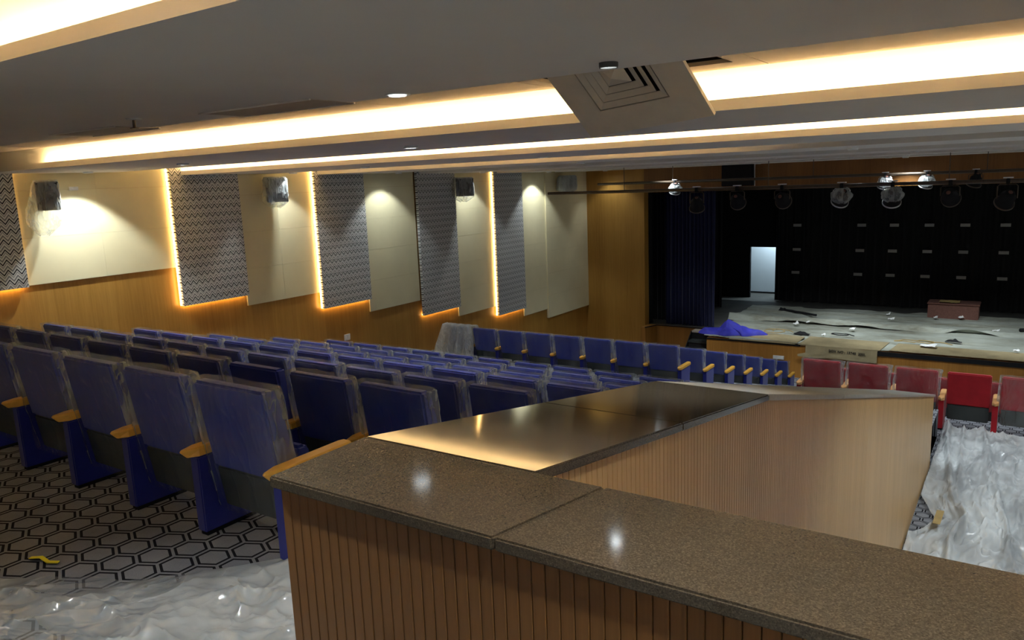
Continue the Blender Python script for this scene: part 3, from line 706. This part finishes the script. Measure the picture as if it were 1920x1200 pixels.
o = drape_mesh(-9.4, -8.45, STAGE+.02, .6, 8, .05, seed=5).build('stage_curtain', 'blackcloth', loc=(0, 21.3, 0), smooth=True); tag(o, 'black drape between the navy curtain and the wooden wall', 'curtain', 'stage drapes')
o = drape_mesh(-9.9, -8.05, STAGE+.02, .6, 12, .06, seed=8).build('stage_curtain', 'blackcloth', loc=(0, 24.0, 0), smooth=True); tag(o, 'black side drape left of the bright stage doorway', 'curtain', 'stage drapes')
o = drape_mesh(-6.90, 8.8, STAGE+.02, .6, 60, .05, seed=3, wav=.02).build('stage_backdrop', 'blackcloth', loc=(0, 25.95, 0), smooth=True); tag(o, 'wide black backdrop with rows of grey tags behind the stage', 'backdrop', 'stage drapes')
o = drape_mesh(-12, 8.8, -.52, .6, 70, .04, seed=4).build('stage_border', 'blackcloth', loc=(0, 21.6, 0), smooth=True); tag(o, 'black border drape along the top of the stage opening', 'curtain', 'stage drapes')
tm = box((-.125, -.004, -.046), (.125, .004, .046)).mesh('backdrop_tag', 'tag', bevel=.003, seg=1)
for r, (zz, px_) in enumerate([(-1.775, (-6.20, -4.275, -3.36, -2.42, -1.50, -.512)), (-2.56, (-6.20, -4.30, -3.38, -2.44, -1.51, -.51)), (-3.31, (-6.22, -4.33, -3.41, -2.46, -1.52, -.50))]):
    for c, x in enumerate(px_):
        o = link('backdrop_tag', tm, None, (x, 25.86, zz)); tag(o, 'grey tag on the black backdrop, %s row, %s column from the left' % (('top', 'middle', 'bottom')[r], ORD[c]), 'tag', 'tags on the backdrop')
# dusty coverings
def cover(x0, x1, y0, y1, amp, seed, z=STAGE, ridge=None, front=0):
    def fn(u, v):
        x = x0+(x1-x0)*u; y = y0+(y1-y0)*v+.10*fbm(x*.6, seed, 2, 3)*(1-v)+.30*fbm(x*.9, seed, 5, 3)*v**4*(0 if v == 0 and front else 1)
        h = amp*max(0, fbm(x*.5+seed, y*1.7, seed, 4)+.2)+amp*.6*(1-abs(fbm(x*.35, y*2.6, seed+3, 3)))**4
        if ridge: h += ridge[1]*max(0, 1-abs(y-ridge[0]-.12*fbm(x*.5, 1, seed, 2))/.12)
        return (x, y, z+.012+h)
    return MB().grid(fn, 150, 50)
o = cover(-7.2, 8.5, 22.0, 24.75, .06, 4.0, ridge=(22.12, .16)).build('stage_covering', 'dust', smooth=True); tag(o, 'rear dusty grey-green covering on the stage, rising in a ridge', 'floor cover', 'stage coverings')
o = cover(-7.0, 8.5, 19.43, 22.3, .035, 9.0, front=1).build('stage_covering', 'dust', smooth=True); tag(o, 'front dusty grey covering on the stage apron', 'floor cover', 'stage coverings')
# kraft boards on the apron edge
def board(pts, label, th=.012):
    n = len(pts); lo = [(x, y, z-th) for x, y, z in pts]
    return tag(MB().add(list(pts)+lo, [tuple(range(n)), tuple(range(2*n-1, n-1, -1))]+[(i, (i+1) % n, n+(i+1) % n, n+i) for i in range(n)]).build('cardboard_sheet', 'card'), label, 'cardboard', 'cardboard sheets')
zc = STAGE+.075
board([(-6.3, 19.36, zc-.05), (-4.62, 19.36, zc-.05), (-4.55, 20.1, zc), (-6.0, 20.3, zc)], 'flat kraft cardboard on the apron edge beside the blue cloth')
board([(-4.55, 19.36, zc-.05), (-2.7, 19.36, zc-.04), (-2.6, 20.2, zc), (-4.45, 20.2, zc)], 'flat kraft cardboard behind the hanging lettered flap')
board([(-2.5, 19.42, zc-.03), (.8, 19.42, zc-.03), (.8, 20.1, zc), (-2.4, 20.15, zc)], 'long kraft cardboard along the right apron edge')
e = tag(empty('cardboard_flap', (-3.50, 19.35, STAGE)), 'creased cardboard flap with black lettering hanging over the stage front', 'cardboard')
def flap(u, v):
    x = -.86+u*1.62-(.18*(1-u) if v > .8 else 0); z = .03-v*.285-.01*math.sin(u*9); y = -.012-.05*v-.012*math.sin(u*13)*v
    return (x, y, z)
m = MB().grid(flap, 24, 6); n = len(m.v); f0 = list(m.f); m.v += [(x, y+.008, z) for x, y, z in m.v]; m.f += [tuple(i+n for i in reversed(f)) for f in f0]
m.build('flap_sheet', 'card', e)
def text_mesh(txt, size):
    c = bpy.data.curves.new('lettering', 'FONT'); c.body = txt; c.size = size; c.align_x = 'CENTER'; c.extrude = .002; c.offset = .002
    o = bpy.data.objects.new('lettering', c); col.objects.link(o)
    me = bpy.data.meshes.new_from_object(o.evaluated_get(bpy.context.evaluated_depsgraph_get())); bpy.data.objects.remove(o); bpy.data.curves.remove(c)
    me.materials.clear(); me.materials.append(M['ink']); return me
t = link('lettering', text_mesh('BOX NO : 13748  200L', .085), e, (.10, -.052, -.10), (math.radians(90-9), .03, 0))
# stairs up to the stage
e = tag(empty('stage_stairs', (-7.25, 19.3, HOUSE)), 'small dark stairs leading up to the stage left of the apron', 'stairs')
for i in range(4):
    z = .23*(i+1); box((-.34, .28*i, z-.05), (.33, .28*i+.30, z)).build('tread', 'recess' if i % 2 else 'grey', e); box((-.34, .28*i+.02, 0), (.33, .28*i+.05, z-.05)).build('riser', 'black', e)
for s in (-.36, .34): MB().prism([(0, 0), (1.15, 0), (1.15, .90), (.85, .90), (0, .20)], 'x', s-.01, s+.01).build('stringer', 'black', e)
# blue cloth
def cloth(u, v):
    a = u*2*math.pi; r = v
    rx = .72+.14*math.sin(2*a+.6)+.10*math.sin(5*a+1)+.05*math.sin(9*a); ry = .40+.09*math.sin(3*a+2)+.05*math.sin(7*a)
    x = rx*r*math.cos(a)+.10*r*r; y = ry*r*math.sin(a)
    env = (max(0, 1-r**2.4))**.7
    f1 = (1-abs(fbm(x*1.5+3, y*1.3+x*.6, 7, 1)))**2; f2 = (1-abs(fbm(x*4.2+1, y*3.0-x*1.5, 2, 1)))**2
    pk = max(0, 1-((x-.05)**2/.10+(y-.12)**2/.10))
    return (x, y, env*(.07+.15*f1+.035*f2+.13*pk))
o = MB().grid(cloth, 110, 34).build('blue_cloth', 'tarp', loc=(-6.52, 19.95, STAGE+.05), smooth=True); tag(o, 'bundle of bright blue cloth dropped on the stage edge', 'cloth')
# crate
e = tag(empty('stage_box', (-1.57, 24.5, STAGE)), 'low brown fabric covered box standing at the back of the stage', 'box')
box((-.62, -.32, .02), (.62, .32, .43)).build('box_body', 'crate', e, bevel=.02, seg=2); box((-.64, -.34, .43), (.64, .34, .47)).build('box_lid', 'crate', e, bevel=.012)
def rag(u, v): return (-.1+(u-.5)*.5, (v-.5)*.42-.12, .48+.03*(1-abs(fbm(u*4, v*4, 2, 2))))
MB().grid(rag, 14, 10).build('paper_on_lid', 'tape', e)
# papers
pp = [(-5.15, 21.6), (-3.15, 23.9), (-2.98, 23.2), (-3.65, 21.35), (-4.15, 20.3), (-.48, 22.4), (-1.35, 24.05), (-1.75, 19.95), (-1.95, 23.85), (-.02, 20.1), (.22, 20.1), (-4.9, 21.9)]
pn = ['left of centre beyond the cables', 'near the brown box, farther one', 'near the brown box, nearer one', 'in the middle of the front covering', 'above the cardboard flap', 'right of the brown box on the rear covering',
      'just in front of the brown box', 'long white one near the apron edge', 'left corner of the brown box', 'pair at the right edge, left one', 'pair at the right edge, right one', 'small one on the ridge at left']
for i, (x, y) in enumerate(pp):
    a, b = (.17, .08) if i == 7 else (random.uniform(.045, .085), random.uniform(.04, .07)); r = random.uniform(-.5, .5); sd = random.uniform(0, 9)
    m = MB().grid(lambda u, v: ((u-.5)*2*a, (v-.5)*2*b, .03*fbm(u*3, v*3, sd, 2)+.04*u*v), 5, 5); n = len(m.v); f0 = list(m.f); m.v += [(p, q, s-.004) for p, q, s in m.v]; m.f += [tuple(j+n for j in reversed(f)) for f in f0]
    o = m.build('paper_scrap', 'paper', loc=(x, y, STAGE+.12)); o.rotation_euler = (0, 0, r); tag(o, 'white paper scrap on the stage, '+pn[i], 'paper', 'paper scraps on the stage')
# cables
def cable(pts, r, label, mat='black', wob=.06, seed=0):
    P_ = []
    for a, b in zip(pts[:-1], pts[1:]):
        for t in range(8):
            p = Vector(a).lerp(Vector(b), t/8); P_.append((p.x+wob*fbm(p.x*3+seed, p.y*3, 1, 2), p.y+wob*fbm(p.x*3, p.y*3+seed, 5, 2), p.z))
    return tag(MB().tube(P_, r, 6).build('cable', mat, smooth=True), label, 'cable', 'cables on the stage')
zs = STAGE+.11
def coil(cx, cy, rx, ry, turns, z=zs): return [(cx+rx*(1-.05*i)*math.cos(i*.7), cy+ry*(1-.05*i)*math.sin(i*.7), z+.002*i) for i in range(int(turns*9))]
cable(coil(-5.35, 20.35, .42, .3, 1.8), .012, 'loose yellowish cable loops beside the blue cloth', 'tape', .12, 2)
cable(coil(-2.0, 20.3, .7, .22, 1.6), .012, 'loose cable loops near the middle of the apron', 'tape', .15, 4)
cable(coil(-3.75, 20.5, .30, .16, 1.4), .012, 'small cable loop above the cardboard flap', 'black', .1, 6)
cable([(-6.0, 23.7, zs), (-5.3, 23.3, zs), (-4.9, 23.0, zs+.02)], .035, 'dark cable lying across the rear covering at left', 'black', .1, 1)
cable([(.0, 22.15, zs+.1), (.7, 22.35, zs+.1), (1.6, 22.2, zs+.1)], .05, 'dark cable under the ridge at the right edge', 'black', .1, 3)
def lump(loc, dims, label, seed):
    m = MB().grid(lambda u, v: (dims[0]*(u-.5)*2, dims[1]*(v-.5)*2+.3*dims[1]*fbm(u*3, seed, 1, 2), dims[2]*max(0, math.sin(u*math.pi)*math.sin(v*math.pi))*(1+.8*fbm(u*4, v*4, seed, 3))), 16, 10)
    return tag(m.build('dark_rag', 'black', loc=loc, smooth=True), label, 'rag', 'dark rags on the stage')
lump((-6.05, 23.75, STAGE+.06), (.16, .10, .10), 'dark crumpled rag on the rear covering at left', 2)
lump((-1.30, 20.9, STAGE+.06), (.18, .06, .06), 'dark crumpled rag near the right apron edge', 5)
lump((-4.72, 20.45, STAGE+.07), (.20, .10, .05), 'dark flat rag with paper right of the cable loops', 7)

# ------------------------------------------------------------------ lighting bars and lamps
Y1, Z1, Y2, Z2 = 16.0, -.335, 17.6, -.172
def bar(y, z, x0, label, r):
    e = tag(empty('lighting_bar', (x0, y, z)), label, 'pipe', 'lighting bars')
    MB().tube([(0, 0, 0), (9-x0-.3, 0, 0)], r, 12).build('pipe', 'pipe', e, smooth=True)
    for x in [2.0+3.2*i for i in range(5)]:
        MB().tube([(x, 0, 0), (x, 0, (.192 if y < 17 else .38)-z)], .008, 6).build('drop_rod', 'pipe', e)
    return e
bar(Y1, Z1, -9.63, 'thick front lighting bar crossing the top of the stage opening', .034)
bar(Y2, Z2, -9.12, 'thin rear lighting bar close under the ceiling', .030)
def stage_light(x, y, z, label, tilt=.6, yaw=0, sc=1.0, wrap=False, mat='black', drop=.26):
    e = tag(empty('stage_light', (x, y, z)), label, 'stage light', 'stage lights'); e.scale = (sc,)*3
    MB().box((-.03, -.055, -.06), (.03, .055, .045)).build('clamp', 'black', e, bevel=.01)
    box((-.075, -.05, .046), (.075, .05, .066)).build('clamp_plate', 'white', e)
    y_ = MB().tube([(-.15, 0, -drop), (-.15, 0, -.09), (-.12, 0, -.06), (.12, 0, -.06), (.15, 0, -.09), (.15, 0, -drop)], .011, 6).build('yoke', 'alu' if wrap else 'pipe', e)
    can = empty('lamp_can'); can.parent = e; can.location = (0, 0, -drop); can.rotation_euler = (-math.pi/2+tilt, 0, yaw)
    bpy.data.objects.remove(can)
    Rm = Matrix.Rotation(yaw, 4, 'Z') @ Matrix.Rotation(math.pi/2-tilt, 4, 'X')
    def tr(m):
        for i, p in enumerate(m.v): q = Rm @ Vector(p); m.v[i] = (q.x, q.y, q.z-drop)
        return m
    c = tr(MB().lathe((0,0,0), [(.0, .17), (.055, .17), (.075, .15), (.085, .10), (.125, .06), (.135, -.10), (.155, -.11), (.155, -.15), (.135, -.15), (.12, -.06), (.0, -.05)], 24)).build('can', mat, e, smooth=True)
    tr(MB().lathe((0,0,0), [(.0, .176), (.028, .176), (.040, .168), (.046, .150)], 16)).build('rear_cap', 'crate', e, smooth=True)
    tr(MB().lathe((0,0,0), [(.156, -.115), (.166, -.118), (.166, -.142), (.156, -.145)], 24)).build('front_ring', 'alu' if wrap else 'pipe', e, smooth=True)
    MB().tube([(.0, .02, -drop+.03), (.12, .10, -drop+.16), (.06, .05, -.03), (.18, .02, .01)], .009, 6).build('power_cable', 'white' if wrap else 'black', e)
    if wrap:
        o_ = random.uniform(0, 30); R = []
        for j in range(8):
            t = j/7; rr = .20*math.sin(math.pi*(.12+.76*t)); R.append([(rr*(1+.25*fbm(a*.9, t*3, o_, 3))*math.cos(a*.3927), rr*(1+.25*fbm(a*.9, t*3, o_+4, 3))*math.sin(a*.3927), -.05-.30*t) for a in range(16)])
        MB().rings(R, False).build('plastic_cover', 'glass', e, smooth=True)
    return e
fx = [(1318, 1), (1392, 0), (1473, 0), (1580, 1), (1672, 1), (1778, 0), (1888, 0)]
# positions along the front bar
XS = [-5.93, -5.06, -4.15, -3.03, -2.14, -1.20, -.33]
for i, x in enumerate(XS):
    stage_light(x, Y1, Z1, '%s stage light from the left on the front bar' % ORD[i], tilt=[.9, .5, .35, .8, .9, .4, .7][i], yaw=[.3, .1, 0, .5, .2, -.1, .4][i], wrap=i in (3, 4), drop=[.30, .24, .24, .22, .24, .24, .30][i])
XS2 = [-7.06, -2.5, -1.74, -.9]
for i, x in enumerate(XS2):
    stage_light(x, Y2, Z2, '%s stage light from the left on the rear bar' % ORD[i], tilt=1.1, yaw=.6, sc=.8, wrap=i in (0, 1, 2), drop=.20)
# hung loudspeaker on the header
e = tag(empty('hung_loudspeaker', (-6.33, 20.10, -.05)), 'tall black loudspeaker hung in front of the wooden header', 'speaker')
R = [[(-.41, -.12, z), (.41, -.12, z), (.36, .20, z), (-.36, .20, z)] for z in (-.31, .24)]
MB().rings(R).build('cabinet', 'black', e, bevel=.012); box((-.37, -.135, -.29), (.37, -.12, .22)).build('grille', 'darkglass', e)
MB().tube([(.44, -.05, -.32), (.43, -.04, 0), (.43, -.04, .24)], .012, 6).build('hanging_cable', 'alu', e)

# ------------------------------------------------------------------ drawing units -> metres
for me in bpy.data.meshes: me.transform(Matrix.Scale(S, 4))
for ob in bpy.data.objects:
    ob.location = ob.location*S
    if ob.parent is None: ob.location.z += Z0*S
for l in bpy.data.lights:
    if l.type == 'AREA': l.size *= S; l.size_y *= S
